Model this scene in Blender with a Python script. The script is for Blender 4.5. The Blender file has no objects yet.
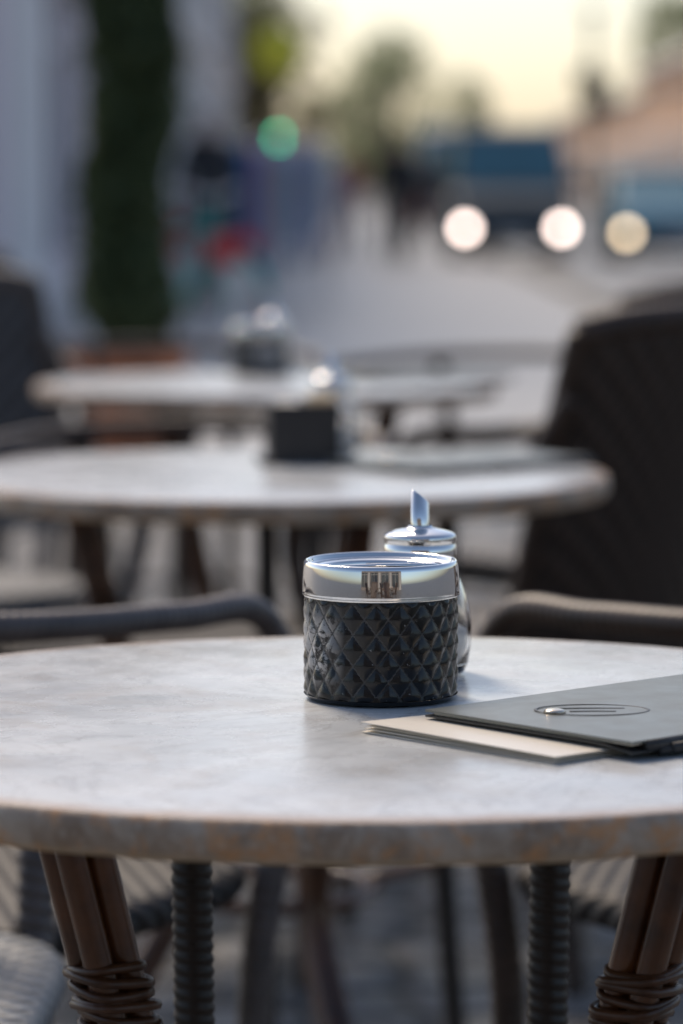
import bpy, math, random
from mathutils import Vector, Matrix, Euler, noise
random.seed(7)
S=bpy.context.scene
R=math.radians
# ---------------------------------------------------------------- mesh builder
class MB:
    def __init__(s): s.v=[];s.f=[];s.m=[];s.sm=[];s.mats=[]
    def mi(s,m):
        if m not in s.mats: s.mats.append(m)
        return s.mats.index(m)
    def add(s,vs,fs,m,smooth=True,M=None):
        o=len(s.v); k=s.mi(m)
        s.v+= [tuple((M@Vector(v)) if M else v) for v in vs]
        for f in fs:
            s.f.append([i+o for i in f]); s.m.append(k); s.sm.append(smooth)
    def box(s,c,d,m,M=None,rot=None):
        x,y,z=d[0]/2,d[1]/2,d[2]/2
        vs=[Vector(p) for p in [(-x,-y,-z),(x,-y,-z),(x,y,-z),(-x,y,-z),(-x,-y,z),(x,-y,z),(x,y,z),(-x,y,z)]]
        if rot: 
            E=Euler(rot).to_matrix(); vs=[E@v for v in vs]
        vs=[tuple(v+Vector(c)) for v in vs]
        s.add(vs,[(0,3,2,1),(4,5,6,7),(0,1,5,4),(1,2,6,5),(2,3,7,6),(3,0,4,7)],m,False,M)
    def lathe(s,prof,n,m,M=None,smooth=True,fn=None,sel=None,m2=None):
        vs=[];fs=[]
        for (r,z) in prof:
            for i in range(n):
                t=2*math.pi*i/n
                rr,zz=(r,z) if not fn else fn(r,z,t)
                vs.append((rr*math.cos(t),rr*math.sin(t),zz))
        alt=[]
        for j in range(len(prof)-1):
            for i in range(n):
                a=j*n+i;b=j*n+(i+1)%n
                fs.append((a,b,b+n,a+n))
                if sel: alt.append(sel((prof[j][1]+prof[j+1][1])/2,2*math.pi*(i+.5)/n))
        k=len(s.f)
        s.add(vs,fs,m,smooth,M)
        if sel:
            q=s.mi(m2)
            for i,a in enumerate(alt):
                if a: s.m[k+i]=q
    def tube(s,pts,r,m,seg=10,step=0.02,wrap=0,amp=0.12,M=None,closed=False,cap=True):
        P=[Vector(p) for p in pts]; rs=r if isinstance(r,(list,tuple)) else [r]*len(P)
        out=[];orad=[]
        n=len(P)
        for i in range(n-1 if not closed else n):
            p1,p2=P[i],P[(i+1)%n]
            p0=P[i-1] if (i>0 or closed) else p1*2-p2
            p3=P[(i+2)%n] if (i+2<n or closed) else p2*2-p1
            L=(p2-p1).length; st=step
            if wrap: st=wrap/5
            k=max(1,int(L/st))
            for j in range(k):
                t=j/k
                out.append(0.5*((2*p1)+(p2-p0)*t+(2*p0-5*p1+4*p2-p3)*t*t+(-p0+3*p1-3*p2+p3)*t**3))
                orad.append(rs[i]*(1-t)+rs[(i+1)%n]*t)
        if not closed: out.append(P[-1]); orad.append(rs[-1])
        N=len(out); vs=[];fs=[]
        T=(out[1]-out[0]).normalized()
        up=Vector((0,0,1)) if abs(T.z)<0.9 else Vector((1,0,0))
        nrm=(up-T*up.dot(T)).normalized(); dist=0
        for i in range(N):
            if i>0: dist+=(out[i]-out[i-1]).length
            a=out[(i-1)%N] if (i>0 or closed) else out[i]
            b=out[(i+1)%N] if (i<N-1 or closed) else out[i]
            T=(b-a).normalized()
            nrm=(nrm-T*nrm.dot(T)).normalized(); bi=T.cross(nrm)
            for q in range(seg):
                an=2*math.pi*q/seg
                rr=orad[i]
                if wrap: rr*=1+amp*(abs(math.sin(math.pi*dist/wrap+an*0.5))-0.5)
                vs.append(tuple(out[i]+(nrm*math.cos(an)+bi*math.sin(an))*rr))
        for i in range(N if closed else N-1):
            for q in range(seg):
                a=i*seg+q;b=i*seg+(q+1)%seg
                c=((i+1)%N)*seg+(q+1)%seg; d=((i+1)%N)*seg+q
                fs.append((a,b,c,d))
        if cap and not closed:
            fs.append(tuple(range(seg-1,-1,-1))); fs.append(tuple(range((N-1)*seg,N*seg)))
        s.add(vs,fs,m,True,M)
    def mesh(s,name):
        me=bpy.data.meshes.new(name); me.from_pydata(s.v,[],s.f)
        for m in s.mats: me.materials.append(m)
        me.polygons.foreach_set('material_index',s.m)
        me.polygons.foreach_set('use_smooth',s.sm)
        me.update(); return me
    def obj(s,name,loc=(0,0,0),rot=(0,0,0),parent=None,bevel=0,scale=None):
        o=bpy.data.objects.new(name,s.mesh(name)); S.collection.objects.link(o)
        o.location=loc;o.rotation_euler=rot
        if scale:o.scale=scale
        if parent:o.parent=parent
        if bevel:
            b=o.modifiers.new('bevel','BEVEL');b.width=bevel;b.segments=3;b.limit_method='ANGLE'
        return o
def inst(o,name,loc,rot=(0,0,0)):
    n=bpy.data.objects.new(name,o.data);S.collection.objects.link(n);n.location=loc;n.rotation_euler=rot
    return n
def empty(name,loc=(0,0,0),rot=(0,0,0)):
    e=bpy.data.objects.new(name,None);S.collection.objects.link(e);e.location=loc;e.rotation_euler=rot;return e
# ---------------------------------------------------------------- materials
def nodes(name):
    m=bpy.data.materials.new(name);m.use_nodes=True
    return m,m.node_tree,m.node_tree.nodes['Principled BSDF']
def nd(t,ty,**kw):
    n=t.nodes.new(ty)
    for k,v in kw.items(): setattr(n,k,v)
    return n
def mixc(t,fac,a,b,blend='MIX'):
    n=nd(t,'ShaderNodeMix',data_type='RGBA',blend_type=blend)
    for key,val in ((0,fac),(6,a),(7,b)):
        if hasattr(val,'is_linked') or hasattr(val,'links'): t.links.new(val,n.inputs[key])
        else: n.inputs[key].default_value=val if key==0 else (*val,1)[:4]
    return n.outputs[2]
def math_(t,op,a,b=None,c=None):
    n=nd(t,'ShaderNodeMath',operation=op)
    for i,v in enumerate((a,b,c)):
        if v is None: continue
        if hasattr(v,'links'): t.links.new(v,n.inputs[i])
        else: n.inputs[i].default_value=v
    return n.outputs[0]
def noise_(t,vec,scale,detail=4,rough=.55,dist=0):
    n=nd(t,'ShaderNodeTexNoise');n.inputs['Scale'].default_value=scale;n.inputs['Detail'].default_value=detail
    n.inputs['Roughness'].default_value=rough;n.inputs['Distortion'].default_value=dist
    t.links.new(vec,n.inputs['Vector']);return n.outputs[0]
def mapr(t,v,a,b,c=0,d=1):
    n=nd(t,'ShaderNodeMapRange');t.links.new(v,n.inputs[0])
    for i,x in enumerate((a,b,c,d)): n.inputs[i+1].default_value=x
    return n.outputs[0]
def bump_(t,h,strength,dist,p):
    b=nd(t,'ShaderNodeBump');b.inputs['Strength'].default_value=strength;b.inputs['Distance'].default_value=dist
    t.links.new(h,b.inputs['Height']);t.links.new(b.outputs[0],p.inputs['Normal']);return b
def pm(name,c1,c2=None,scale=6,rough=.5,metal=0,bump=0,bs=40,bd=.002,coat=0,rv=0):
    m,t,p=nodes(name)
    tc=nd(t,'ShaderNodeTexCoord').outputs['Object']
    c2=c2 or tuple(x*.75 for x in c1)
    n=noise_(t,tc,scale)
    t.links.new(mixc(t,mapr(t,n,.3,.7),c1,c2),p.inputs['Base Color'])
    p.inputs['Metallic'].default_value=metal
    if rv: t.links.new(mapr(t,noise_(t,tc,scale*3),.3,.7,max(.02,rough-rv),rough+rv),p.inputs['Roughness'])
    else: p.inputs['Roughness'].default_value=rough
    p.inputs['Coat Weight'].default_value=coat
    if bump: bump_(t,noise_(t,tc,bs),bump,bd,p)
    return m
def emit(name,c,st):
    m,t,p=nodes(name);p.inputs['Base Color'].default_value=(*c,1)
    p.inputs['Emission Color'].default_value=(*c,1);p.inputs['Emission Strength'].default_value=st;return m

def marble():
    m,t,p=nodes('marble_top');tc=nd(t,'ShaderNodeTexCoord').outputs['Object']
    big=noise_(t,tc,4,6,.6,.6);fine=noise_(t,tc,60,5,.6);mid=noise_(t,tc,11,8,.68,.9)
    vein=noise_(t,tc,7,9,.7,1.6)
    c=mixc(t,mapr(t,big,.40,.62),(.67,.69,.685),(.49,.505,.505))
    c=mixc(t,mapr(t,mid,.50,.66,0,.6),c,(.45,.42,.375))
    v=mapr(t,math_(t,'ABSOLUTE',math_(t,'SUBTRACT',vein,.5)),0,.016,.5,0)
    c=mixc(t,v,c,(.29,.28,.265))
    c=mixc(t,mapr(t,fine,.55,.8,0,.4),c,(.32,.30,.27))
    sx=nd(t,'ShaderNodeSeparateXYZ');t.links.new(tc,sx.inputs[0])
    r=math_(t,'SQRT',math_(t,'ADD',math_(t,'MULTIPLY',sx.outputs[0],sx.outputs[0]),math_(t,'MULTIPLY',sx.outputs[1],sx.outputs[1])))
    w=math_(t,'MULTIPLY',mapr(t,math_(t,'ADD',r,math_(t,'MULTIPLY',mid,.03)),.370,.394),.9)
    c=mixc(t,w,c,(.40,.27,.17))
    t.links.new(c,p.inputs['Base Color'])
    t.links.new(mapr(t,noise_(t,tc,18,7,.6,.3),.3,.7,.20,.34),p.inputs['Roughness'])
    p.inputs['IOR'].default_value=1.5
    bump_(t,fine,.10,.001,p);return m
def rimmat():
    m,t,p=nodes('worn_stone_rim');tc=nd(t,'ShaderNodeTexCoord').outputs['Object']
    a=noise_(t,tc,14,8,.7,.8);b=noise_(t,tc,45,6,.7,.4);c0=noise_(t,tc,130,4,.7)
    c=mixc(t,mapr(t,a,.38,.62),(.58,.46,.35),(.30,.20,.13))
    c=mixc(t,mapr(t,b,.50,.62,0,.9),c,(.64,.32,.14))
    c=mixc(t,mapr(t,c0,.55,.7,0,.55),c,(.72,.62,.50))
    sx=nd(t,'ShaderNodeSeparateXYZ');t.links.new(tc,sx.inputs[0])
    z=math_(t,'ADD',sx.outputs[2],math_(t,'MULTIPLY',b,.006))
    c=mixc(t,mapr(t,z,-.022,-.016,.8,0),c,(.74,.57,.36))
    t.links.new(c,p.inputs['Base Color']);p.inputs['Roughness'].default_value=.45
    bump_(t,math_(t,'ADD',a,math_(t,'MULTIPLY',c0,.5)),.7,.003,p);return m
def weave(name,c1,c2,k=260,rough=.45):
    m,t,p=nodes(name);tc=nd(t,'ShaderNodeTexCoord').outputs['Object']
    sx=nd(t,'ShaderNodeSeparateXYZ');t.links.new(tc,sx.inputs[0])
    u=math_(t,'SINE',math_(t,'MULTIPLY',sx.outputs[0],k))
    v=math_(t,'SINE',math_(t,'MULTIPLY',math_(t,'ADD',sx.outputs[1],sx.outputs[2]),k))
    h=math_(t,'MULTIPLY',u,v)
    c=mixc(t,mapr(t,h,-.6,.7),c2,c1)
    c=mixc(t,mapr(t,noise_(t,tc,18,4),.4,.8,0,.4),c,c2)
    t.links.new(c,p.inputs['Base Color']);p.inputs['Roughness'].default_value=rough
    bump_(t,h,.8,.003,p);return m
def cobble(name,c1,c2,joint,scale):
    m,t,p=nodes(name);tc=nd(t,'ShaderNodeTexCoord').outputs['Object']
    v1=nd(t,'ShaderNodeTexVoronoi');v1.feature='DISTANCE_TO_EDGE';v2=nd(t,'ShaderNodeTexVoronoi')
    for v in (v1,v2):
        v.inputs['Scale'].default_value=scale;v.inputs['Randomness'].default_value=.45;t.links.new(tc,v.inputs['Vector'])
    hs=nd(t,'ShaderNodeSeparateColor');t.links.new(v2.outputs['Color'],hs.inputs[0])
    c=mixc(t,hs.outputs[0],c1,c2)
    e=mapr(t,v1.outputs['Distance'],.04,.20)
    c=mixc(t,e,joint,c)
    big=noise_(t,tc,.35,5)
    c=mixc(t,mapr(t,big,.35,.7,0,.35),c,tuple(x*.6 for x in c1))
    t.links.new(c,p.inputs['Base Color'])
    t.links.new(mapr(t,noise_(t,tc,30,3),.3,.7,.35,.6),p.inputs['Roughness'])
    bump_(t,mapr(t,v1.outputs['Distance'],0,.3),1,.03,p);return m
def leafm(name,c1,c2,tr=.35):
    m,t,p=nodes(name)
    g=nd(t,'ShaderNodeNewGeometry')
    c=mixc(t,g.outputs['Random Per Island'],c1,c2)
    t.links.new(c,p.inputs['Base Color']);p.inputs['Roughness'].default_value=.6
    tb=nd(t,'ShaderNodeBsdfTranslucent');t.links.new(c,tb.inputs[0])
    mx=nd(t,'ShaderNodeMixShader');mx.inputs[0].default_value=tr
    t.links.new(p.outputs[0],mx.inputs[1]);t.links.new(tb.outputs[0],mx.inputs[2])
    t.links.new(mx.outputs[0],t.nodes['Material Output'].inputs[0])
    return m

M_marble=marble();M_rim=rimmat()
M_cane=pm('varnished_cane',(.15,.055,.018),(.05,.02,.009),26,.24,0,.3,60,.001,.4)
M_cane2=pm('cane_binding',(.10,.042,.019),(.045,.02,.01),60,.33,0,.2,120,.001)
M_iron=pm('dark_iron',(.03,.03,.032),(.05,.045,.04),20,.45,.6)
M_chrome=pm('chrome',(.86,.85,.84),(.79,.79,.78),12,.05,1,0,rv=.03)
M_steel=pm('brushed_steel',(.62,.61,.60),(.5,.5,.5),30,.22,1,.1,200,.0005)
M_wrap=pm('wicker_wrap_brown',(.075,.042,.026),(.035,.021,.014),40,.42)
M_post=pm('dark_wrapped_post',(.028,.018,.013),(.015,.011,.009),60,.45)
M_wrapg=pm('wicker_wrap_grey',(.14,.115,.105),(.08,.067,.062),40,.42)
M_weave=weave('woven_brown_wicker',(.085,.055,.04),(.022,.015,.012),230)
M_weaved=weave('woven_dark_seat',(.03,.023,.02),(.013,.011,.01),230,.6)
M_weaveg=weave('woven_grey_seat',(.36,.38,.40),(.05,.055,.062),210)
M_weaveb=weave('woven_slate_wicker',(.15,.16,.18),(.045,.048,.055),230)
M_terra=pm('terracotta',(.52,.20,.10),(.44,.17,.09),8,.8,0,.2,30)
M_soil=pm('soil',(.04,.03,.02))
M_bark=pm('bark',(.09,.065,.045),(.05,.035,.025),12,.9,0,.6,20,.01)
M_glassdark=pm('window_glass',(.05,.06,.07),(.03,.035,.045),1,.08)
M_rubber=pm('rubber',(.02,.02,.02),(.03,.03,.03),5,.8)

def ashmat():
    m,t,p=nodes('black_quilted_shell');tc=nd(t,'ShaderNodeTexCoord').outputs['Object']
    sx=nd(t,'ShaderNodeSeparateXYZ');t.links.new(tc,sx.inputs[0])
    n=noise_(t,tc,180,6,.7);n2=noise_(t,tc,70,6,.7,.8)
    c=mixc(t,mapr(t,n,.5,.75,0,.5),(.008,.008,.009),(.024,.023,.022))
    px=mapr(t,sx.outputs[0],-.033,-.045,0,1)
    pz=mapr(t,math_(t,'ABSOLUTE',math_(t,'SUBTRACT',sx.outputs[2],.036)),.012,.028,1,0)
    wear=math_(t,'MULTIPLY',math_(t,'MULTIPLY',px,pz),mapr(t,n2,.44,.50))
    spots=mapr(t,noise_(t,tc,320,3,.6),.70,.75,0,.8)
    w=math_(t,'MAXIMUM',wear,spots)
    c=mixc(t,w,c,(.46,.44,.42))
    t.links.new(c,p.inputs['Base Color']);t.links.new(mapr(t,n2,.3,.7,.12,.26),p.inputs['Roughness'])
    p.inputs['Specular IOR Level'].default_value=.45
    bump_(t,n,.12,.0004,p);return m
M_ash=ashmat()
M_groove=pm('quilt_line_highlight',(.075,.072,.07),(.018,.017,.017),110,.4)  # edge highlights of the quilting, painted in as lighter grey lines
M_bowl=pm('sooty_bowl',(.02,.02,.02),(.012,.012,.012),60,.3,.3)
M_glass,tg,pg=nodes('clear_glass')
pg.inputs['Transmission Weight'].default_value=1;pg.inputs['Roughness'].default_value=.02;pg.inputs['IOR'].default_value=1.46
pg.inputs['Base Color'].default_value=(.98,.98,.975,1)
M_sugar=pm('sugar',(.82,.81,.79),(.77,.76,.74),300,.8,0,.5,800,.0005)
M_leather=pm('grey_leather',(.150,.158,.138),(.118,.124,.110),12,.34,0,.35,700,.0004,rv=.06)
M_black=pm('black_leather',(.02,.02,.02),(.035,.035,.035),50,.5,0,.3,400,.0005)
M_paper=pm('cream_paper',(.86,.80,.69),(.80,.73,.61),8,.55)
M_kraft=pm('cream_card',(.86,.80,.69),(.79,.71,.59),10,.35,0,0)
M_ink=pm('black_ink',(.012,.012,.012),(.02,.02,.02),9,.4)
M_brass=pm('brass',(.85,.74,.6),(.7,.6,.48),90,.22,1)

# ---------------------------------------------------------------- ground and street
def sheet(name,x0,x1,y0,y1,z,m):
    b=MB();b.add([(x0,y0,z),(x1,y0,z),(x1,y1,z),(x0,y1,z)],[(0,1,2,3)],m,False);return b.obj(name)
M_cob=cobble('cobblestone',(.28,.27,.26),(.11,.107,.103),(.03,.028,.026),7)
M_pav=pm('paving_slabs',(.36,.355,.345),(.31,.305,.298),.8,.5,0,.2,8)
M_asph=pm('asphalt',(.20,.20,.198),(.17,.17,.168),.5,.5,0,.3,60)
sheet('ground',-1500,1500,-1500,2500,0,M_cob)
sheet('pavement',-2.5,2.2,12,140,.004,M_pav)
sheet('street',2.35,9.2,14,400,.004,M_asph)
b=MB()
b.box((2.275,157,.06),(.15,286,.12),pm('kerb_stone',(.34,.33,.31),(.28,.27,.26),2,.7));b.obj('kerb',bevel=.01)
b=MB();M_white=pm('road_paint',(.75,.75,.73),(.6,.6,.58),3,.6)
for i in range(22):
    y=16+i*9;b.add([(5.7,y,.008),(5.82,y,.008),(5.82,y+4,.008),(5.7,y+4,.008)],[(0,1,2,3)],M_white,False)
b.obj('road_marking')

# ---------------------------------------------------------------- tables
def table_mesh(seed,legrot,lr=.226):
    b=MB();RR=.382;n=240
    def wob(r,z,t):
        if r<.3: return r,z
        k=noise.noise(Vector((math.cos(t)*9+seed,math.sin(t)*9,z*30)))
        k2=noise.noise(Vector((math.cos(t)*30+seed,math.sin(t)*30,z*90)))
        edge=1 if z<-.02 else .35
        return r+(k*.0012+k2*.0007)*edge, z+(k*.0010+k2*.0008)*(1 if z<-.02 else 0)
    b.lathe([(0.0,0),(.2,0),(RR-.006,0),(RR-.003,-.0006)],n,M_marble,fn=wob)
    b.lathe([(RR-.003,-.0006),(RR-.0012,-.002),(RR,-.0048),(RR+.0005,-.010),(RR,-.016),(RR-.001,-.020),(RR-.0035,-.0235),(RR-.012,-.0245),(RR-.03,-.022),(0,-.022)],n,M_rim,fn=wob)
    b.lathe([(.25,-.0222),(.25,-.036),(.235,-.036),(.235,-.0222)],64,M_iron)
    def leg(a):
        ca,sa=math.cos(a),math.sin(a)
        for (dx,dy) in ((-.0092,-.0092),(.0092,-.0092),(.0092,.0092),(-.0092,.0092)):
            pts=[]
            for (r,z,sp) in ((lr,-.0225,1.05),(lr-.037,-.16,.98),(lr-.09,-.36,.9),(lr-.115,-.48,.85),(lr-.06,-.60,1),(lr+.04,-.75,1.1)):
                c=Vector((ca*r,sa*r,z))
                pts.append(c+Vector((ca*dx-sa*dy,sa*dx+ca*dy,0))*sp)
            b.tube(pts,.0094,M_cane,12,.02)
        for z0,rr0,kk in ((-.136,lr-.031,7),(-.39,lr-.098,5)):
            for i in range(kk):
                z=z0-i*.0058;r=rr0-i*.0016
                c=Vector((ca*r,sa*r,z));ring=[]
                for q in range(16):
                    an=2*math.pi*q/16
                    ex=(abs(math.cos(an))**.6)*math.copysign(1,math.cos(an));ey=(abs(math.sin(an))**.6)*math.copysign(1,math.sin(an))
                    rad=.0206+.0016*math.sin(i*2.3+a*3)
                    ring.append(c+Vector(((ca*ex-sa*ey)*rad,(sa*ex+ca*ey)*rad,.003*math.sin(an+i*1.7))))
                b.tube(ring,.0031,M_cane2,8,.01,closed=True)
    leg(legrot+R(215));leg(legrot+R(325))
    for a in (R(57),R(123)):
        a+=legrot;r=lr
        b.tube([(math.cos(a)*r,math.sin(a)*r,-.0225),(math.cos(a)*(r-.006),math.sin(a)*(r-.006),-.40),(math.cos(a)*(r+.02),math.sin(a)*(r+.02),-.75)],.0135,M_post,14,wrap=.0085,amp=.12)
    ring=[(math.cos(2*math.pi*q/20)*(lr-.11),math.sin(2*math.pi*q/20)*(lr-.11),-.48) for q in range(20)]
    b.tube(ring,.009,M_cane,8,.02,closed=True)
    for a in (R(57),R(123)):
        a+=legrot;b.tube([(math.cos(a)*(lr-.11),math.sin(a)*(lr-.11),-.48),(math.cos(a)*(lr),math.sin(a)*(lr),-.47)],.008,M_cane,8,.02)
    return b
TZ=.75
table_mesh(0,0).obj('cafe_table',(.02,2.18,TZ))
t2=table_mesh(5,R(-30)).obj('cafe_table',(-.078,4.02,TZ))
table_mesh(11,R(10)).obj('cafe_table',(-.124,5.85,TZ))
inst(t2,'cafe_table',(.9,-1.9,TZ),(0,0,1));inst(t2,'cafe_table',(-.9,-2.6,TZ),(0,0,2))  # both unseen behind the camera, added as reflections for the chrome lid

# ---------------------------------------------------------------- ashtray
def ashtray_mesh():
    b=MB();N=20;dh=.0198;r0=.0488;n=N*22
    z0,z1=.0035,.066
    prof=[(.0,0),(.042,0),(.0465,.0008),(.0485,.0025),(r0+.0005,.0035)]
    b.lathe(prof,n,M_ash)
    pr=[(r0,z0+(z1-z0)*i/90) for i in range(91)]
    def ac(z,t):
        u=t/(2*math.pi)*N;v=(z-.006)/dh
        return (u+v)%1,(u-v)%1
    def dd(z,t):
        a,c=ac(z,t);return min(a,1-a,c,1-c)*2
    def fn(r,z,t):
        a,c=ac(z,t)
        e=min(1,(z-z0)/.003,(z1-z)/.003)
        d=dd(z,t)
        h=.0010*(max(0,math.sin(math.pi*a)*math.sin(math.pi*c)))**.55+.0007*min(1,max(0,d-.08)/.7)
        return r-.0010+(h if e>=1 else .0006*(1-e)+h*e),z
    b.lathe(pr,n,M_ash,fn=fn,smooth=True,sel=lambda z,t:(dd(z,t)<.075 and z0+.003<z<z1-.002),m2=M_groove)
    # polished lid: gently curved skirt, rolled rim, recessed top with a wide dark opening
    sk=[(.0478,.066),(.0497,.0661),(.0503,.0668),(.0500,.0676)]
    for i in range(15):
        t=i/14;sk.append((.0502+.0003*t-.0013*t*t,.0682+.0184*t))
    sk+=[(.0488,.0876),(.0483,.0884),(.0475,.0887),(.0468,.0884),(.0463,.0876),(.0460,.0862),(.0455,.0854),(.0435,.0850),(.0385,.0845),(.0375,.0838),(.0372,.0820),(.0370,.078)]
    b.lathe(sk,160,M_chrome)
    b.lathe([(.0371,.0785),(.036,.070),(.032,.056),(.02,.050),(0,.049)],80,M_bowl)
    b.tube([(-.0372,0,.0836),(-.02,0,.0842),(0,0,.0845),(.02,0,.0842),(.0372,0,.0836)],.0016,M_chrome,10,.004)
    return b
ash=ashtray_mesh().obj('ashtray',(.0251,2.243,TZ+.0004),(0,0,R(14)))
inst(ash,'ashtray',(-.14,6.1,TZ+.0004),(0,0,2))
# dark napkin and condiment box on the middle table
b=MB()
M_box=pm('dark_box',(.018,.018,.021),(.03,.029,.03),20,.35)
b.box((0,0,.004),(.105,.085,.008),M_box)
for sy in (-1,1): b.box((0,sy*.034,.040),(.084,.006,.064),M_box)
for sx in (-1,1): b.box((sx*.039,0,.040),(.006,.062,.064),M_box)
b.box((0,0,.040),(.005,.061,.060),M_box)
M_sach=pm('sachets',(.70,.52,.26),(.80,.74,.62),40,.6)
for i in range(5): b.box((.010+.005*i,.0,.052),(.003,.050,.055+.004*(i%3)),M_sach,rot=(0,.05*(i-2),0))
for i in range(6): b.box((-.008-.0045*i,.0,.046),(.003,.052,.052),M_paper)
b.obj('napkin_box',(-.046,4.16,TZ+.0004),(0,0,R(6)),bevel=.0008)

# ---------------------------------------------------------------- sugar dispenser
def sugar_mesh():
    b=MB()
    outer=[(0,.0),(.026,0),(.030,.002),(.0325,.008),(.0345,.022),(.0345,.036),(.032,.052),(.0275,.064),(.0235,.071),(.0215,.074),(.0215,.082)]
    inner=[(.0195,.082),(.0195,.074),(.0215,.070),(.0255,.063),(.030,.051),(.0322,.036),(.0322,.022),(.0305,.009),(.026,.005),(0,.005)]
    b.lathe(outer+inner,72,M_glass)
    b.lathe([(0,.0055),(.0255,.0055),(.030,.0095),(.0317,.022),(.0317,.030),(.024,.034),(0,.036)],48,M_sugar)
    b.lathe([(.0215,.0700),(.0240,.0708),(.0243,.0722),(.0222,.0735),(.0242,.0748),(.0242,.0762),(.0222,.0775)],72,M_glass)
    b.lathe([(.0205,.0782),(.0236,.0782),(.0243,.0792),(.0243,.0868),(.0236,.0876),(.0236,.0886),(.0243,.0893),(.0243,.0925),(.0238,.0938),(.0215,.0952),(.0165,.0966),(.0115,.0976),(.0085,.0984),(.0078,.1)],72,M_chrome)
    n=40;r=.0062;vs=[];fs=[]
    for ri in (r,r-.0006):
        for lev in (0,1):
            for i in range(n):
                t=2*math.pi*i/n
                z=.096 if lev==0 else .1185-math.cos(t)*.0048-math.sin(t)*.002
                vs.append((ri*math.cos(t),ri*math.sin(t),z))
    for i in range(n):
        j=(i+1)%n
        fs.append((i,j,n+j,n+i));fs.append((2*n+j,2*n+i,3*n+i,3*n+j));fs.append((n+i,n+j,3*n+j,3*n+i))
    b.add(vs,fs,M_chrome)
    return b
sug=sugar_mesh().obj('sugar_dispenser',(.0525,2.355,TZ+.0004))
inst(sug,'sugar_dispenser',(-.012,4.27,TZ+.0004),(0,0,.4))
inst(sug,'sugar_dispenser',(-.118,6.20,TZ+.0004),(0,0,1))

# ---------------------------------------------------------------- menus
def slab(b,x0,y0,x1,y1,zf,th,m,nx=16,ny=12):
    vs=[];fs=[];K=(nx+1)*(ny+1)
    for s_ in (0,1):
        for j in range(ny+1):
            for i in range(nx+1):
                vs.append((x0+(x1-x0)*i/nx,y0+(y1-y0)*j/ny,zf(i/nx,j/ny)+s_*th))
    for j in range(ny):
        for i in range(nx):
            a=j*(nx+1)+i;q=(a,a+1,a+nx+2,a+nx+1)
            fs.append(tuple(reversed(q)));fs.append(tuple(k+K for k in q))
    for i in range(nx):
        fs.append((i,i+1,i+1+K,i+K));a=ny*(nx+1)+i;fs.append((a+1,a,a+K,a+1+K))
    for j in range(ny):
        a=j*(nx+1);c=(j+1)*(nx+1);fs.append((c,a,a+K,c+K));a+=nx;c+=nx;fs.append((a,c,c+K,a+K))
    b.add(vs,fs,m,False)
W,H=.170,.262
b=MB()
slab(b,0,0,W,H,lambda u,v:-.0030*max(0,u-.85)/.15+.0002,.0012,M_black)
slab(b,.004,.004,W-.004,H-.003,lambda u,v:.0015,.0016,M_paper)
slab(b,0,0,W,H,lambda u,v:.0033+.0009*math.sin(u*3.1)*math.sin(v*3),.0013,M_leather)
b.tube([(W-.0005,.012,.0012),(W-.0005,H-.001,.0012)],.0034,M_black,16,.02)
b.tube([(W+.004,.03,-.0015),(W+.004,H-.001,-.0015)],.0032,M_black,16,.02)
b.tube([(W+.001,.022,-.0025),(W+.006,H-.001,-.0025)],.0026,M_black,16,.02)
ang=math.atan2(-.125,.114)
menu=b.obj('menu_folder',(.0505,2.116,TZ+.0068),(0,0,ang))
# plain stand-in mark: an oval outline with two bars, black on the leather
def mark(parent):
    b=MB();z=.0052
    ax=Vector((.674,.739,0));ay=Vector((-.739,.674,0))
    O=Vector((.072,.070,z))
    def P(x,y): return tuple(O+ax*x+ay*y)
    b.tube([P(.034*math.cos(t*math.pi/12),.022*math.sin(t*math.pi/12)) for t in range(24)],.0010,M_ink,8,.002,closed=True)
    b.tube([P(-.020,.006),P(0,.007),P(.020,.006)],.0012,M_ink,8,.002)
    b.tube([P(-.014,-.006),P(.0,-.005),P(.014,-.006)],.0011,M_ink,8,.002)
    o=b.obj('stand_in_mark',parent=parent);o.scale=(1,1,.2);o.location.z=.0044
    b=MB()
    b.lathe([(0,.0022),(.004,.0021),(.0062,.0014),(.0068,.0),(.0,-.0005)],32,M_brass)
    b.obj('brass_stud',(.064,.046,.0053),parent=parent)
mark(menu)
b=MB()
for k in range(3):
    slab(b,.001+.0010*k,.0012*k,.161-.0006*k,.21,lambda u,v,k=k:.0002+k*.0009+(1-v)**2*.0009*k*(1-.5*u),.0004,M_paper,20,14)
slab(b,0,0,.162,.21,lambda u,v:.0030+(1-v)**2*.0030*(1-.6*u),.0004,M_kraft,20,14)
b.obj('paper_booklet',(.0115,2.098,TZ+.0003),(0,0,ang))
def plainmenu(loc,rz):
    n=inst(menu,'menu_folder',loc,(0,0,rz));mark(n)
plainmenu((-.02,4.10,TZ+.0050),R(-52));plainmenu((-.02,5.98,TZ+.0050),R(-70))

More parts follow.
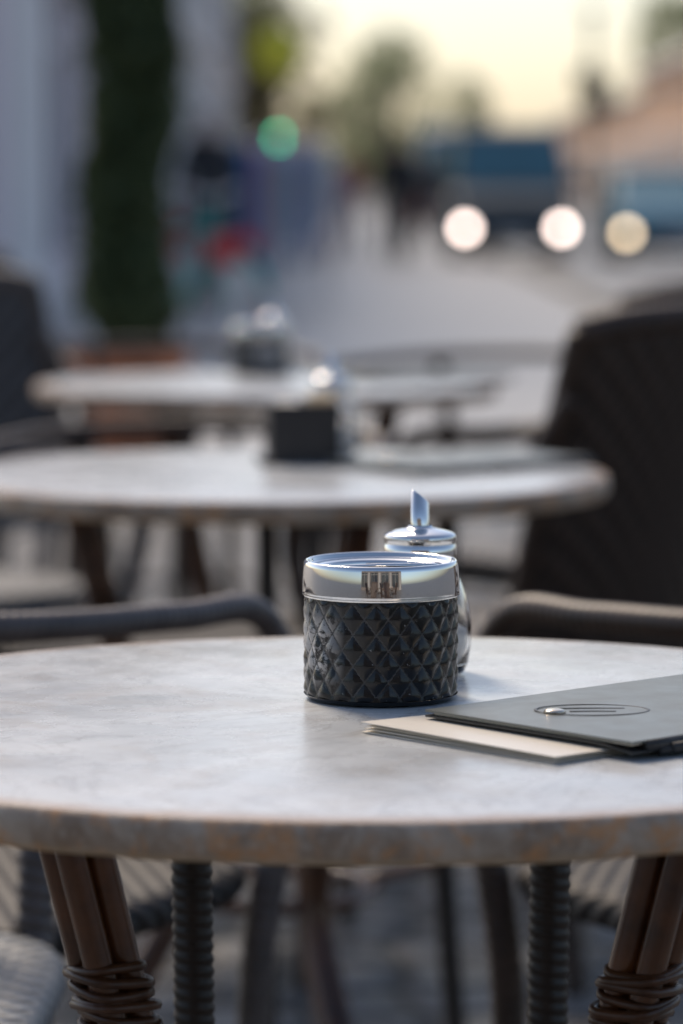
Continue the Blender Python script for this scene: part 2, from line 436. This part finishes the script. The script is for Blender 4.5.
# ---------------------------------------------------------------- chairs
def low_chair(wrap,seatm):
    b=MB()
    arc=[(.27,.20,.62),(.275,.12,.705),(.275,0,.715),(.25,-.14,.72),(.17,-.25,.725),(0,-.29,.73),(-.17,-.25,.725),(-.25,-.14,.72),(-.275,0,.715),(-.275,.12,.705),(-.27,.20,.62)]
    arc=[(x,y,z-.008) for x,y,z in arc]
    b.tube(arc,.0125,wrap,12,wrap=.010)
    for sx in (-1,1):
        b.tube([(sx*.21,.21,0),(sx*.215,.20,.3),(sx*.235,.20,.45),(sx*.27,.20,.612)],.0155,wrap,12,wrap=.013,amp=.2)
        b.tube([(sx*.19,-.23,0),(sx*.185,-.21,.44),(sx*.20,-.235,.60),(sx*.21,-.215,.709)],.0155,wrap,12,wrap=.013,amp=.2)
        b.tube([(sx*.2,-.22,.2),(sx*.21,.2,.2)],.008,wrap,8,.02)
    vs=[];fs=[];n=40
    def se(t,s):
        c,d=math.cos(t),math.sin(t)
        return (math.copysign(abs(c)**.5,c)*.235*s,math.copysign(abs(d)**.5,d)*.235*s)
    rows=[(1,.425),(1.03,.435),(1.03,.447),(1.0,.455),(.9,.456),(.5,.450),(.02,.448)]
    for s_,z in rows:
        for i in range(n):
            x,y=se(2*math.pi*i/n,s_);vs.append((x,y,z))
    for j in range(len(rows)-1):
        for i in range(n):
            fs.append((j*n+i,j*n+(i+1)%n,(j+1)*n+(i+1)%n,(j+1)*n+i))
    fs.append(tuple(range(n-1,-1,-1)))
    b.add(vs,fs,seatm)
    b.tube([(-.2,-.22,.2),(.2,-.22,.2)],.008,wrap,8,.02)
    return b
def high_chair(wrap,seatm):
    b=MB()
    nx,nz=24,20;vs=[];fs=[]
    for s_ in (0,1):
        for j in range(nz+1):
            for i in range(nx+1):
                u=i/nx*2-1;v=j/nz
                w=.225+.045*v
                z=.43+.47*v - .02*(abs(u)**4)*v
                y=-.21-.16*v+.07*u*u - s_*.028
                vs.append((u*w,y,z))
    K=(nx+1)*(nz+1)
    for j in range(nz):
        for i in range(nx):
            a=j*(nx+1)+i;q=(a,a+1,a+nx+2,a+nx+1)
            fs.append(q);fs.append(tuple(reversed([k+K for k in q])))
    for i in range(nx):
        a=nz*(nx+1)+i;fs.append((a,a+1,a+1+K,a+K));fs.append((i+1,i,i+K,i+1+K))
    for j in range(nz):
        a=j*(nx+1);c=a+nx+1;fs.append((a,c,c+K,a+K));a+=nx;c+=nx;fs.append((c,a,a+K,c+K))
    b.add(vs,fs,seatm)
    top=[((i/10*2-1)*.272,-.37-.014+.07*(i/10*2-1)**2,.905-.02*abs(i/10*2-1)**4) for i in range(11)]
    b.tube(top,.021,wrap,12,wrap=.012)
    for sx in (-1,1): b.tube([(sx*.228,-.152,.44),(sx*.25,-.232,.68),(sx*.272,-.314,.885)],.017,wrap,12,wrap=.012)
    b.box((0,.0,.425),(.46,.44,.05),seatm)
    for sx in (-1,1):
        b.tube([(sx*.27,-.30,.80),(sx*.285,-.22,.70),(sx*.29,-.05,.665),(sx*.29,.14,.65),(sx*.275,.225,.58),(sx*.245,.21,.42)],.0165,wrap,12,wrap=.012)
        b.tube([(sx*.245,.21,.43),(sx*.235,.22,.0)],.017,wrap,12,wrap=.012)
        b.tube([(sx*.225,-.205,.45),(sx*.22,-.27,.0)],.017,wrap,12,wrap=.012)
        b.tube([(sx*.228,-.25,.18),(sx*.238,.215,.18)],.009,wrap,8,.02)
    return b
lc=low_chair(M_wrapg,M_weaveg).obj('bistro_armchair',(-.465,2.70,0),(0,0,R(-92)))
lg=low_chair(M_wrapg,M_weaved).obj('bistro_armchair',(-.37,3.17,0),(0,0,R(-32)))
lb=low_chair(M_wrap,M_weaved).obj('bistro_armchair',(.445,3.17,0),(0,0,R(34)))
for (x,y,a) in ((-.22,4.95,170),(.28,7.2,150),(-.35,7.6,200)):
    inst(lb,'bistro_armchair',(x,y,0),(0,0,R(a)))
hc=high_chair(M_wrap,M_weave).obj('wicker_armchair',(.285,5.0,0),(0,0,R(44)))
for (x,y,a) in ((.44,6.05,42),(1.14,3.95,75),(.75,7.1,60),(.25,-1.6,-80),(1.5,-2.2,90),(-.2,-2.9,100),(-1.5,-2.3,-80),(.8,-2.7,10),(-.62,-.55,20),(.58,-.75,-30)):  # chairs behind the camera are unseen, added to darken the chrome reflections
    inst(hc,'wicker_armchair',(x,y,0),(0,0,R(a)))
hs=high_chair(M_wrapg,M_weaveb).obj('wicker_armchair',(-.66,7.3,0),(0,0,R(-32)))
for (x,y,a) in ((-.66,5.55,-48),(-1.25,8.6,-60),(-1.0,9.4,-20)):
    inst(hs,'wicker_armchair',(x,y,0),(0,0,R(a)))

# ---------------------------------------------------------------- foliage
def leaves(b,pts,size,m):
    vs=[];fs=[]
    for p in pts:
        p=Vector(p);E=Euler((random.uniform(0,6.3),random.uniform(0,6.3),random.uniform(0,6.3))).to_matrix()
        s=size*random.uniform(.6,1.4);k=len(vs)
        for q in ((-1,0,0),(0,-.5,.1),(1,0,0),(0,.5,.1)): vs.append(tuple(p+E@(Vector(q)*s)))
        fs.append((k,k+1,k+2,k+3))
    b.add(vs,fs,m,False)
M_thuja=leafm('thuja_foliage',(.045,.075,.028),(.11,.14,.055),.25)
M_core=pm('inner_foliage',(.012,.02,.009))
b=MB()
pts=[]
for i in range(16000):
    z=random.uniform(.42,3.0);t=random.uniform(0,6.283)
    r=.165+.03*math.sin(z*5.1+t)+.06*noise.noise(Vector((math.cos(t)*2,math.sin(t)*2,z*4)))
    if z<.6: r*=.6+(z-.42)*2.2
    if z>2.2: r*=max(.05,(3.05-z)/.85)
    r*=random.uniform(.62,1.12)
    pts.append((r*math.cos(t),r*math.sin(t),z))
leaves(b,pts,.028,M_thuja)
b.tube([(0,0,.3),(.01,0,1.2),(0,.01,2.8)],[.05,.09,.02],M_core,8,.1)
b.tube([(0,0,.3),(0,0,.6)],.025,M_bark,8,.1)
b.obj('thuja_tree',(-.84,14,0))
b=MB()
b.lathe([(0,0),(.15,0),(.16,.01),(.21,.34),(.235,.345),(.24,.36),(.24,.41),(.232,.42),(.215,.42),(.21,.38),(0,.38)],48,M_terra)
b.lathe([(0,.385),(.209,.385)],32,M_soil)
b.obj('flower_pot',(-.84,14,0))
def tree(name,loc,h,cr,n,lm,trunk=.2,base=.35):
    b=MB();random.seed(int(loc[0]*10+loc[1]))
    b.tube([(0,0,0),(.1,0,h*base*.6),(.0,.1,h*base),(.1,0,h*.75)],[trunk,trunk*.8,trunk*.65,trunk*.15],M_bark,10,.4)
    cl=[]
    for i in range(22):
        t=random.uniform(0,6.28);rr=cr*math.sqrt(random.random())*.85;z=h*base+random.random()*h*(1-base)
        rr*=1-.5*max(0,(z/h-.6)/.4)
        cl.append((Vector((rr*math.cos(t),rr*math.sin(t),z)),cr*random.uniform(.22,.42)))
    for c,_ in cl[:12]:
        b.tube([(0,.05,h*base*.9),(c*.5+Vector((0,0,h*base*.5))),c],[trunk*.4,trunk*.22,.03],M_bark,6,.5)
    pts=[]
    for i in range(n):
        c,r=random.choice(cl);d=Vector((random.gauss(0,1),random.gauss(0,1),random.gauss(0,.8))).normalized()*r*random.uniform(.5,1.15)
        pts.append(c+d)
    leaves(b,pts,cr*.055,lm)
    return b.obj(name,loc)
M_lf=leafm('leaf_green',(.24,.28,.16),(.38,.40,.24),.6)  # backlit haze of the far trees put into the pale leaf colour
M_lf2=leafm('leaf_autumn',(.14,.11,.055),(.09,.095,.04),.4)
tree('street_tree',(-2.1,96,0),7.5,1.9,3500,M_lf2,.18,.33)
tree('street_tree',(2.6,190,0),8.5,4.2,2200,M_lf,.3,.25)
tree('street_tree',(7.4,215,0),7,3.6,1800,M_lf,.3,.25)
tree('street_tree',(-5,150,0),11,4,3800,M_lf,.3,.25)
tree('street_tree',(24,250,0),14,5,4500,M_lf,.3,.2)
b=MB();pts=[]
for i in range(9000):
    x=random.uniform(-120,160);hh=6+3*noise.noise(Vector((x*.09,0,0)))+2*noise.noise(Vector((x*.5,3,0)))
    pts.append((x,420+random.uniform(-6,6),random.uniform(0,1)**.8*hh))
leaves(b,pts,1.0,M_lf)
b.obj('distant_trees')

# ---------------------------------------------------------------- buildings
def building(name,x,y0,y1,h,wallm,trimm,bay=4.2,side=1,depth=9,pier=1.3,ground=3.4,roofm=None,loc=(0,0,0),rz=0):
    """street facade in plane x, facing +x (side=1) or -x (side=-1)"""
    e=empty(name,loc,(0,0,rz));L=y1-y0;nb=max(1,int(L/bay));bw=L/nb
    w=MB();tr=MB();g=MB()
    X=lambda d:x-side*d
    def wb(ya,yb,za,zb,t=.35): w.box((X(t/2),(ya+yb)/2,(za+zb)/2),(t,yb-ya,zb-za),wallm)
    fl=max(1,int(round((h-ground)/3.0)));fh=(h-ground)/fl
    for i in range(nb):
        a=y0+i*bw
        wb(a,a+pier,0,ground)
        wb(a+pier,a+bw,ground-.5,ground)
        wb(a+pier,a+bw,0,.45)
        g.box((X(.25),a+(pier+bw)/2,(.45+ground-.5)/2),(.03,bw-pier,ground-.95),M_glassdark)
        for yy in (a+pier+.04,a+(pier+bw)/2,a+bw-.04):
            tr.box((X(.18),yy,(.45+ground-.5)/2),(.08,.07,ground-.96),trimm)
        tr.box((X(.16),a+(pier+bw)/2,2.35),(.10,bw-pier-.15,.07),trimm)
        tr.box((X(-.03),a+pier/2,ground/2),(.055,pier*.6,ground-.02),trimm)
        tr.box((X(-.05),a+pier/2,.2),(.09,pier*.75,.4),trimm)
        for f in range(fl):
            z=ground+f*fh;ww=bw*.36;wc=a+bw/2
            wb(a,a+bw,z,z+.7);wb(a,a+bw,z+fh-.6,z+fh)
            wb(a,wc-ww/2,z+.7,z+fh-.6);wb(wc+ww/2,a+bw,z+.7,z+fh-.6)
            g.box((X(.22),wc,z+(fh+.1)/2),(.03,ww,fh-1.3),M_glassdark)
            tr.box((X(.15),wc,z+(fh+.1)/2),(.06,.06,fh-1.32),trimm)
            tr.box((X(-.05),wc,z+.66),(.12,ww+.24,.07),trimm)
            for sgn in (-1,1): tr.box((X(-.02),wc+sgn*(ww/2+.08),z+(fh+.1)/2),(.045,.13,fh-1.3),trimm)
            tr.box((X(-.03),wc,z+fh-.52),(.07,ww+.4,.13),trimm)
    tr.box((X(-.08),(y0+y1)/2,ground+.08),(.17,L,.16),trimm)
    tr.box((X(-.15),(y0+y1)/2,h+.12),(.5,L+.2,.24),trimm)
    w.box((X(depth),(y0+y1)/2,h/2),(.3,L,h),wallm)
    w.box((X(.35+(depth-.5)/2),y0+.15,h/2),(depth-.51,.3,h-.004),wallm);w.box((X(.35+(depth-.5)/2),y1-.15,h/2),(depth-.51,.3,h-.004),wallm)
    rf=MB();z=h+.24
    vs=[(X(-.2),y0-.2,z),(X(-.2),y1+.2,z),(X(depth/2),y1-.3,z+1.6),(X(depth/2),y0+.3,z+1.6),(X(depth+.2),y0-.2,z),(X(depth+.2),y1+.2,z)]
    rf.add(vs,[(0,1,2,3),(3,2,5,4),(0,3,4),(1,5,2),(0,4,5,1)],roofm,False)
    w.obj('walls',parent=e);tr.obj('trim',parent=e);g.obj('windows',parent=e);rf.obj('roof',parent=e)
    return e
W_lilac=pm('lilac_render',(.88,.76,.77),(.82,.70,.72),.7,.85,0,.2,6)
W_grey=pm('grey_render',(.78,.76,.74),(.70,.68,.67),.6,.85,0,.2,6)
W_slate=pm('slate_render',(.20,.17,.15),(.15,.13,.12),.6,.85,0,.2,6)
W_peach=pm('peach_render',(.88,.55,.33),(.80,.49,.29),.4,.85,0,.2,4)
W_cream=pm('cream_render',(.84,.70,.52),(.78,.64,.47),.4,.85,0,.2,4)
T_white=pm('stone_trim',(.84,.80,.78),(.76,.73,.71),1,.8)
T_grey=pm('grey_trim',(.34,.33,.32),(.28,.28,.27),1,.8)
Rf=pm('roof_tiles',(.36,.20,.13),(.29,.16,.11),2,.85,0,.4,6)
building('unseen_reflection_house',-2.50,25.5,50,6.2,W_lilac,T_white,7.8,1,9,5.0,3.4,Rf)
building('unseen_reflection_house',-2.60,50,86,6.2,W_grey,T_white,4.5,1,9,2.4,3.4,Rf)
building('unseen_reflection_house',-4.2,104,150,7,W_cream,T_white,4.5,1,9,2.4,3.4,Rf)
building('unseen_reflection_house',14,128,168,6.2,W_peach,T_white,5,-1,10,3.0,3.2,Rf)
building('unseen_reflection_house',14.5,168.5,240,5.2,W_peach,T_white,5,-1,10,3.0,3.0,Rf)
building('unseen_reflection_house',14.5,60,118,6.5,W_cream,T_white,5,-1,10,2.0,3.2,Rf)
building('unseen_reflection_house',0,-8,8,5.6,W_slate,T_grey,4,1,8,1.2,3.3,Rf,loc=(0,-12,0),rz=R(90))  # unseen house added behind the camera, a dark reflection for the chrome

b=MB()
M_yel=pm('yellow_enamel',(.90,.80,.06),(.8,.7,.05),2,.4)
Mx=Matrix.Rotation(R(90),4,'X')
b.lathe([(0,.05),(.48,.05),(.52,.03),(.52,-.03),(.48,-.05),(0,-.05)],40,M_yel,M=Mx)
b.tube([(-1.35,0,.05),(-.5,0,.05)],.03,M_iron,8,.2)
b.obj('shop_sign',(-1.26,70,3.68))

# ---------------------------------------------------------------- traffic lights
def traffic_light(loc,zc,face,lit,arm=False):
    b=MB();rs=pm('lens_red',(.15,.01,.01));am=pm('lens_amber',(.15,.08,.01));gm=emit('lens_green',(.02,.65,.32),lit) if lit else pm('lens_green_off',(.01,.08,.04))
    b.tube([(0,0,0),(0,0,zc+1.5 if arm else zc+.5)],.06,M_iron,12,.4)
    b.box((0,face*.16,zc),(.30,.18,.92),M_iron)
    for i,mm in enumerate((rs,am,gm)):
        z=zc+.29-i*.29
        Mx=Matrix.Translation((0,face*.252,z))@Matrix.Rotation(R(90)*(1 if face<0 else -1),4,'X')
        b.lathe([(0,.012),(.07,.01),(.105,.0),(.115,-.01)],24,mm,M=Mx)
        b.lathe([(.115,0),(.13,.0),(.13,.14),(.122,.14),(.12,0)],24,M_iron,M=Mx)
    if arm:
        b.box((.0,0,zc+1.55),(.32,.5,.12),M_iron);b.box((.28,-.02,zc-.1),(.24,.12,.7),M_iron);b.box((-.05,.12,zc+.2),(.5,.04,.5),M_iron)
    return b.obj('traffic_light',loc,bevel=.01)
traffic_light((-1.78,100,0),2.66,-1,18)
traffic_light((4.92,70,0),2.9,1,0,True)

# ---------------------------------------------------------------- vehicles
def vehicle(name,loc,rz,L,W,H,prof,belt,ws,paint,glassm,lampm,lampz,lampx,wr,fw,rw,lampr=.08):
    e=empty(name,loc,(0,0,rz))
    b=MB();vs=[];n=len(prof)
    def hw(z): return W/2*(1 if z<=belt else 1-.13*(z-belt)/(H-belt))*(1 if z>.35 else .97)
    for sx in (-1,1):
        for (y,z) in prof: vs.append((sx*hw(z),y,z))
    fs=[tuple(range(n)),tuple(reversed(range(n,2*n)))]
    for i in range(n):
        j=(i+1)%n;fs.append((j,i,n+i,n+j))
    b.add(vs,fs,paint,False);b.obj('body',parent=e,bevel=.05)
    g=MB()
    (ya,za),(yb,zb)=ws
    nrm=Vector((0,-(zb-za),(yb-ya))).normalized()*.012
    def q(sx,y,z,k=.92): return (sx*hw(z)*k,y+nrm.y,z+nrm.z)
    dz=(zb-za)*.06;dy=(yb-ya)*.06
    g.add([q(-1,ya+dy,za+dz),q(1,ya+dy,za+dz),q(1,yb-dy,zb-dz),q(-1,yb-dy,zb-dz)],[(0,1,2,3)],glassm,False)
    yend=L/2-.35
    for sx in (-1,1):
        for k in range(3):
            a0=yb+.05+(yend-yb-.1)*k/3;a1=a0+(yend-yb-.1)/3-.08
            zt=zb-.10
            g.add([(sx*(hw(za)+.008),a0-(.35 if k==0 else 0),za+.04),(sx*(hw(za)+.008),a1,za+.04),(sx*(hw(zt)+.008),a1,zt),(sx*(hw(zt)+.008),a0,zt)],[(0,1,2,3)],glassm,False)
    g.obj('windows',parent=e)
    w=MB()
    for sx in (-1,1):
        for yy in (fw,rw):
            Mx=Matrix.Translation((sx*(W/2-.09),yy,wr))@Matrix.Rotation(R(90)*sx,4,'Y')
            w.lathe([(0,.06),(wr*.55,.07),(wr*.62,.10),(wr*.95,.10),(wr,.06),(wr,-.10),(0,-.10)],32,M_rubber,M=Mx)
            w.lathe([(0,.085),(wr*.2,.085),(wr*.58,.09),(wr*.60,.10)],20,M_steel,M=Mx)
    w.obj('wheels',parent=e)
    l=MB();fy=-L/2
    for sx in (-1,1):
        Mx=Matrix.Translation((sx*lampx,fy-.012,lampz))@Matrix.Rotation(R(90),4,'X')
        l.lathe([(0,.03),(lampr*.7,.025),(lampr,.0)],24,lampm,M=Mx)
        l.lathe([(lampr,0),(lampr*1.25,.0),(lampr*1.25,.03),(lampr,.03)],24,M_steel,M=Mx)
    l.box((0,fy-.02,lampz),(W*.5,.04,.14),M_rubber)
    l.box((0,fy-.03,.28),(W*.94,.08,.14),M_rubber)
    l.box((0,fy-.075,.32),(.5,.02,.11),M_white)
    for sx in (-1,1): l.box((sx*(W/2+.1),ws[0][0]+.25,ws[0][1]+.12),(.16,.09,.22),M_rubber)
    l.obj('lamps_and_trim',parent=e)
    return e
lamp_w=emit('headlamp_lit',(1,.82,.74),14)
lamp_y=emit('headlamp_warm',(1,.78,.52),9)
P_van=pm('van_paint',(.05,.075,.09),(.045,.06,.075),2,.45,0)
P_car=pm('car_paint',(.03,.18,.27),(.03,.15,.23),2,.4,0)
G_ws=pm('windscreen',(.07,.19,.24),(.06,.16,.20),1,.25)
vanp=[(-2.3,.20),(2.35,.20),(2.4,.6),(2.38,1.78),(2.25,1.92),(-.95,1.92),(-1.15,1.86),(-1.85,1.02),(-2.25,.85),(-2.32,.5)]
vehicle('van',(2.42,52.4,0),0,4.7,1.72,1.92,vanp,1.0,((-1.85,1.02),(-1.15,1.86)),P_van,G_ws,lamp_w,.46,.68,.32,-1.45,1.5,.08)
carp=[(-2.0,.18),(2.0,.18),(2.05,.5),(1.95,.85),(1.5,1.22),(1.1,1.30),(-.3,1.30),(-1.1,.88),(-1.95,.68),(-2.05,.42)]
vehicle('car',(4.60,50.1,0),0,4.1,1.72,1.30,carp,.85,((-1.1,.88),(-.3,1.30)),P_car,G_ws,lamp_y,.42,.74,.30,-1.3,1.25,.07)
P_w=pm('white_paint',(.7,.7,.7),(.65,.65,.65),2,.35,0,coat=.5)
vehicle('van',(2.9,92,0),0,4.7,1.86,2.6,[(y,z*1.33 if z>.7 else z) for y,z in vanp],1.35,((-1.85,1.357),(-1.15,2.474)),P_w,G_ws,pm('lamp_off',(.6,.6,.6)),.62,.79,.34,-1.45,1.5)

# ---------------------------------------------------------------- people
M_skin=pm('skin',(.45,.28,.2),(.4,.25,.18),10,.5);M_hair=pm('hair',(.04,.025,.015),(.02,.015,.01),30,.5);M_shoe=pm('shoe',(.03,.03,.03))
def person(loc,rz,topc,botc,h=1.75,bag=None):
    J=[(0,0,.95),(0,.01,1.12),(0,0,1.32),(0,0,1.49),(0,.015,1.57),(0,.02,1.65),(0,.01,1.72),
       (.17,0,1.42),(.225,-.06,1.14),(.24,.02,.90),(.24,.05,.82),
       (-.17,0,1.42),(-.225,.0,1.14),(-.24,.12,.91),(-.24,.16,.83),
       (.09,0,.90),(.10,.14,.50),(.10,.13,.09),(.10,.27,.04),
       (-.09,0,.90),(-.10,-.02,.49),(-.10,-.26,.13),(-.10,-.15,.04)]
    E=[(0,1),(1,2),(2,3),(3,4),(4,5),(5,6),(2,7),(7,8),(8,9),(9,10),(2,11),(11,12),(12,13),(13,14),(0,15),(15,16),(16,17),(17,18),(0,19),(19,20),(20,21),(21,22)]
    RD=[(.16,.12),(.15,.115),(.17,.12),(.055,.055),(.07,.08),(.078,.095),(.05,.06),(.07,.07),(.055,.055),(.035,.033),(.04,.018),(.07,.07),(.055,.055),(.035,.033),(.04,.018),(.10,.10),(.078,.078),(.06,.06),(.045,.03),(.10,.10),(.078,.078),(.06,.06),(.045,.03)]
    me=bpy.data.meshes.new('p');me.from_pydata(J,E,[]);o=bpy.data.objects.new('p',me);S.collection.objects.link(o)
    sk=o.modifiers.new('s','SKIN')
    for i,d in enumerate(me.skin_vertices[0].data): d.radius=RD[i];d.use_root=(i==0)
    o.modifiers.new('ss','SUBSURF').levels=2
    dg=bpy.context.evaluated_depsgraph_get();ev=o.evaluated_get(dg);m2=bpy.data.meshes.new_from_object(ev)
    V=[tuple(v.co) for v in m2.vertices];F=[tuple(p.vertices) for p in m2.polygons]
    C=[p.center.copy() for p in m2.polygons]
    bpy.data.objects.remove(o)
    b=MB();T=pm('jacket',topc,None,8,.8,0,.4,25,.01);B=pm('trousers',botc,None,8,.8,0,.4,25,.01)
    for mm in (M_skin,T,B,M_shoe,M_hair): b.mi(mm)
    b.v=V
    for f,c in zip(F,C):
        if c.z>1.5: k=4 if (c.z>1.69 or (c.y<-.01 and c.z>1.56)) else 0
        elif abs(c.x)>.185 and c.z<.9: k=0
        elif c.z<.09: k=3
        elif c.z<.93 and abs(c.x)<.19: k=2
        else: k=1
        b.f.append(list(f));b.m.append(k);b.sm.append(True)
    for hx,hy,hz in ((.24,.05,.80),(-.24,.16,.81)):
        for q in range(4):
            x=hx;y=hy-.028+q*.018;l=(.065,.075,.07,.055)[q]
            b.tube([(x,y,hz),(x,y+.004,hz-l*.5),(x-.012*math.copysign(1,hx),y+.012,hz-l)],.008,M_skin,6,.03)
        b.tube([(hx,hy+.03,hz+.03),(hx-.01*math.copysign(1,hx),hy+.055,hz-.01)],.009,M_skin,6,.03)
    b.tube([(0,.10,1.655),(0,.125,1.63),(0,.105,1.615)],.010,M_skin,6,.01)
    for sx in (-1,1):
        b.lathe([(0,.008),(.009,.005),(.011,0)],10,M_hair,M=Matrix.Translation((sx*.03,.098,1.665))@Matrix.Rotation(R(-90),4,'X'))
        b.lathe([(0,.012),(.02,.008),(.026,0)],10,M_skin,M=Matrix.Translation((sx*.074,.01,1.65))@Matrix.Rotation(R(90*sx),4,'Y'))
    b.box((0,.1,1.595),(.04,.008,.008),pm('lips',(.35,.12,.1)))
    if bag: b.box((.27,.02,.62),(.10,.28,.30),pm('bag_cloth',bag));b.tube([(.27,-.1,.77),(.25,.02,.86),(.27,.12,.77)],.01,M_shoe,6,.03)
    s=h/1.77
    return b.obj('pedestrian',loc,(0,0,rz),scale=(s,s,s))
person((.70,50,0),R(180),(.02,.02,.025),(.02,.022,.03),1.80)
person((.90,51,0),R(195),(.02,.02,.025),(.02,.022,.03),1.74)
person((1.62,64,0),R(160),(.05,.05,.06),(.03,.03,.04),1.7,bag=(.6,.03,.02))
person((-.52,46,0),R(20),(.55,.57,.68),(.20,.28,.44),1.72)
person((-.80,40,0),R(190),(.15,.32,.62),(.12,.18,.36),1.7)
person((-1.18,31,0),R(200),(.03,.03,.035),(.03,.03,.04),1.75,bag=(.6,.03,.03))
person((-.25,50,0),R(170),(.75,.72,.72),(.5,.28,.4),1.66)
person((.12,58,0),R(175),(.45,.10,.10),(.10,.12,.2),1.7)

# ---------------------------------------------------------------- clothes rack
e=empty('clothes_rack',(-.72,33,0),(0,0,R(8)))
b=MB()
for sx in (-1,1):
    b.tube([(sx*.6,0,.08),(sx*.6,0,1.5)],.015,M_steel,8,.2);b.tube([(sx*.6,-.25,.06),(sx*.6,.25,.06)],.015,M_steel,8,.2)
b.tube([(-.6,0,1.5),(.6,0,1.5)],.015,M_steel,8,.2);b.obj('frame',parent=e)
b=MB()
cols=[(.05,.55,.55),(.85,.85,.87),(.10,.12,.20),(.25,.50,.85),(.88,.52,.66),(.70,.80,.88),(.86,.84,.86),(.62,.70,.88),(.76,.74,.84),(.78,.84,.90)]
for i in range(20):
    x=-.55+i*.058;m=pm('cloth',cols[i//2],None,10,.9);l=random.uniform(.75,1.05)
    vs=[];fs=[];n=12
    for j,(w,zz) in enumerate(((.04,1.44),(.20,1.38),(.19,1.2),(.20,.9),(.23,1.44-l))):
        for q in range(n):
            t=2*math.pi*q/n;vs.append((x+math.cos(t)*.028*(1+.4*math.sin(q*2.1+j)),math.sin(t)*w,zz))
    for j in range(4):
        for q in range(n): fs.append((j*n+q,j*n+(q+1)%n,(j+1)*n+(q+1)%n,(j+1)*n+q))
    b.add(vs,fs,m)
b.obj('garments',parent=e)

# ---------------------------------------------------------------- bicycle
b=MB();Mt=pm('teal_paint',(.02,.45,.40),(.02,.38,.34),5,.35);Mr=pm('red_cloth',(.65,.02,.03),(.55,.02,.02),5,.8)
for y in (-.52,.52):
    b.tube([(0,y+.33*math.cos(2*math.pi*q/24),.35+.33*math.sin(2*math.pi*q/24)) for q in range(24)],.018,M_rubber,8,.05,closed=True)
    b.tube([(0,y+.31*math.cos(2*math.pi*q/24),.35+.31*math.sin(2*math.pi*q/24)) for q in range(24)],.008,M_steel,6,.05,closed=True)
    for q in range(12):
        t=math.pi*2*q/12;b.tube([(.02,y,.35),(0,y+.31*math.cos(t),.35+.31*math.sin(t))],.0015,M_steel,4,.5)
bb=(0,-.05,.32);st=(0,.12,.82);hd=(0,-.36,.86)
for a,c,r in ((bb,st,.02),(bb,hd,.025),((0,.1,.75),hd,.02),(hd,(0,-.52,.35),.014),(bb,(0,.52,.35),.01),((0,.1,.75),(0,.52,.35),.009),(hd,(0,-.33,1.0),.013)):
    b.tube([a,c],r,Mt,8,.2)
for y in (-.52,.52):
    b.tube([(0,y+.36*math.cos(t),.35+.36*math.sin(t)) for t in (.3,.8,1.3,1.8,2.3,2.8)],.02,Mt,8,.05)
b.tube([(-.27,-.2,1.02),(-.2,-.32,1.04),(0,-.34,1.0),(.2,-.32,1.04),(.27,-.2,1.02)],.012,M_steel,8,.05)
b.tube([(0,.27,.87),(0,.18,.89),(0,.02,.88)],[.075,.06,.02],M_rubber,10,.03)
b.box((0,-.53,.70),(.24,.16,.15),Mr)
b.tube([(-.12,-.05,.32),(.12,-.05,.32)],.02,M_steel,8,.05)
b.obj('bicycle',(-.98,21,0),(0,0,R(40)),bevel=0)

# ---------------------------------------------------------------- light: hazy sun ahead-left, softened by thin cloud
el=R(46);az=R(-26)
w=bpy.data.worlds.new("World");S.world=w;w.use_nodes=True;t=w.node_tree
sky=t.nodes.new('ShaderNodeTexSky');sky.sky_type='NISHITA';sky.sun_disc=False;sky.sun_elevation=el;sky.sun_rotation=az
sky.dust_density=1.7;sky.ozone_density=.3;sky.air_density=.85
bg=t.nodes['Background'];t.links.new(sky.outputs[0],bg.inputs[0]);bg.inputs[1].default_value=.15
sd=Vector((math.sin(az)*math.cos(el),math.cos(az)*math.cos(el),math.sin(el)))
L=bpy.data.lights.new('sun','SUN');L.energy=2.8;L.angle=R(16);L.color=(1,.84,.66)
lo=bpy.data.objects.new('sun',L);S.collection.objects.link(lo);lo.rotation_euler=sd.to_track_quat('Z','Y').to_euler()
# ---------------------------------------------------------------- camera
c=bpy.data.cameras.new('camera');co=bpy.data.objects.new('camera',c);S.collection.objects.link(co);S.camera=co
co.location=(0,0,1.077);co.rotation_euler=(R(90-5.29),0,0)
c.sensor_fit='VERTICAL';c.sensor_height=36;c.lens=124.45;c.clip_start=.05;c.clip_end=4000
c.dof.use_dof=True;c.dof.focus_distance=2.2;c.dof.aperture_fstop=4.6
S.view_settings.view_transform='Standard';S.view_settings.look='None';S.view_settings.exposure=0
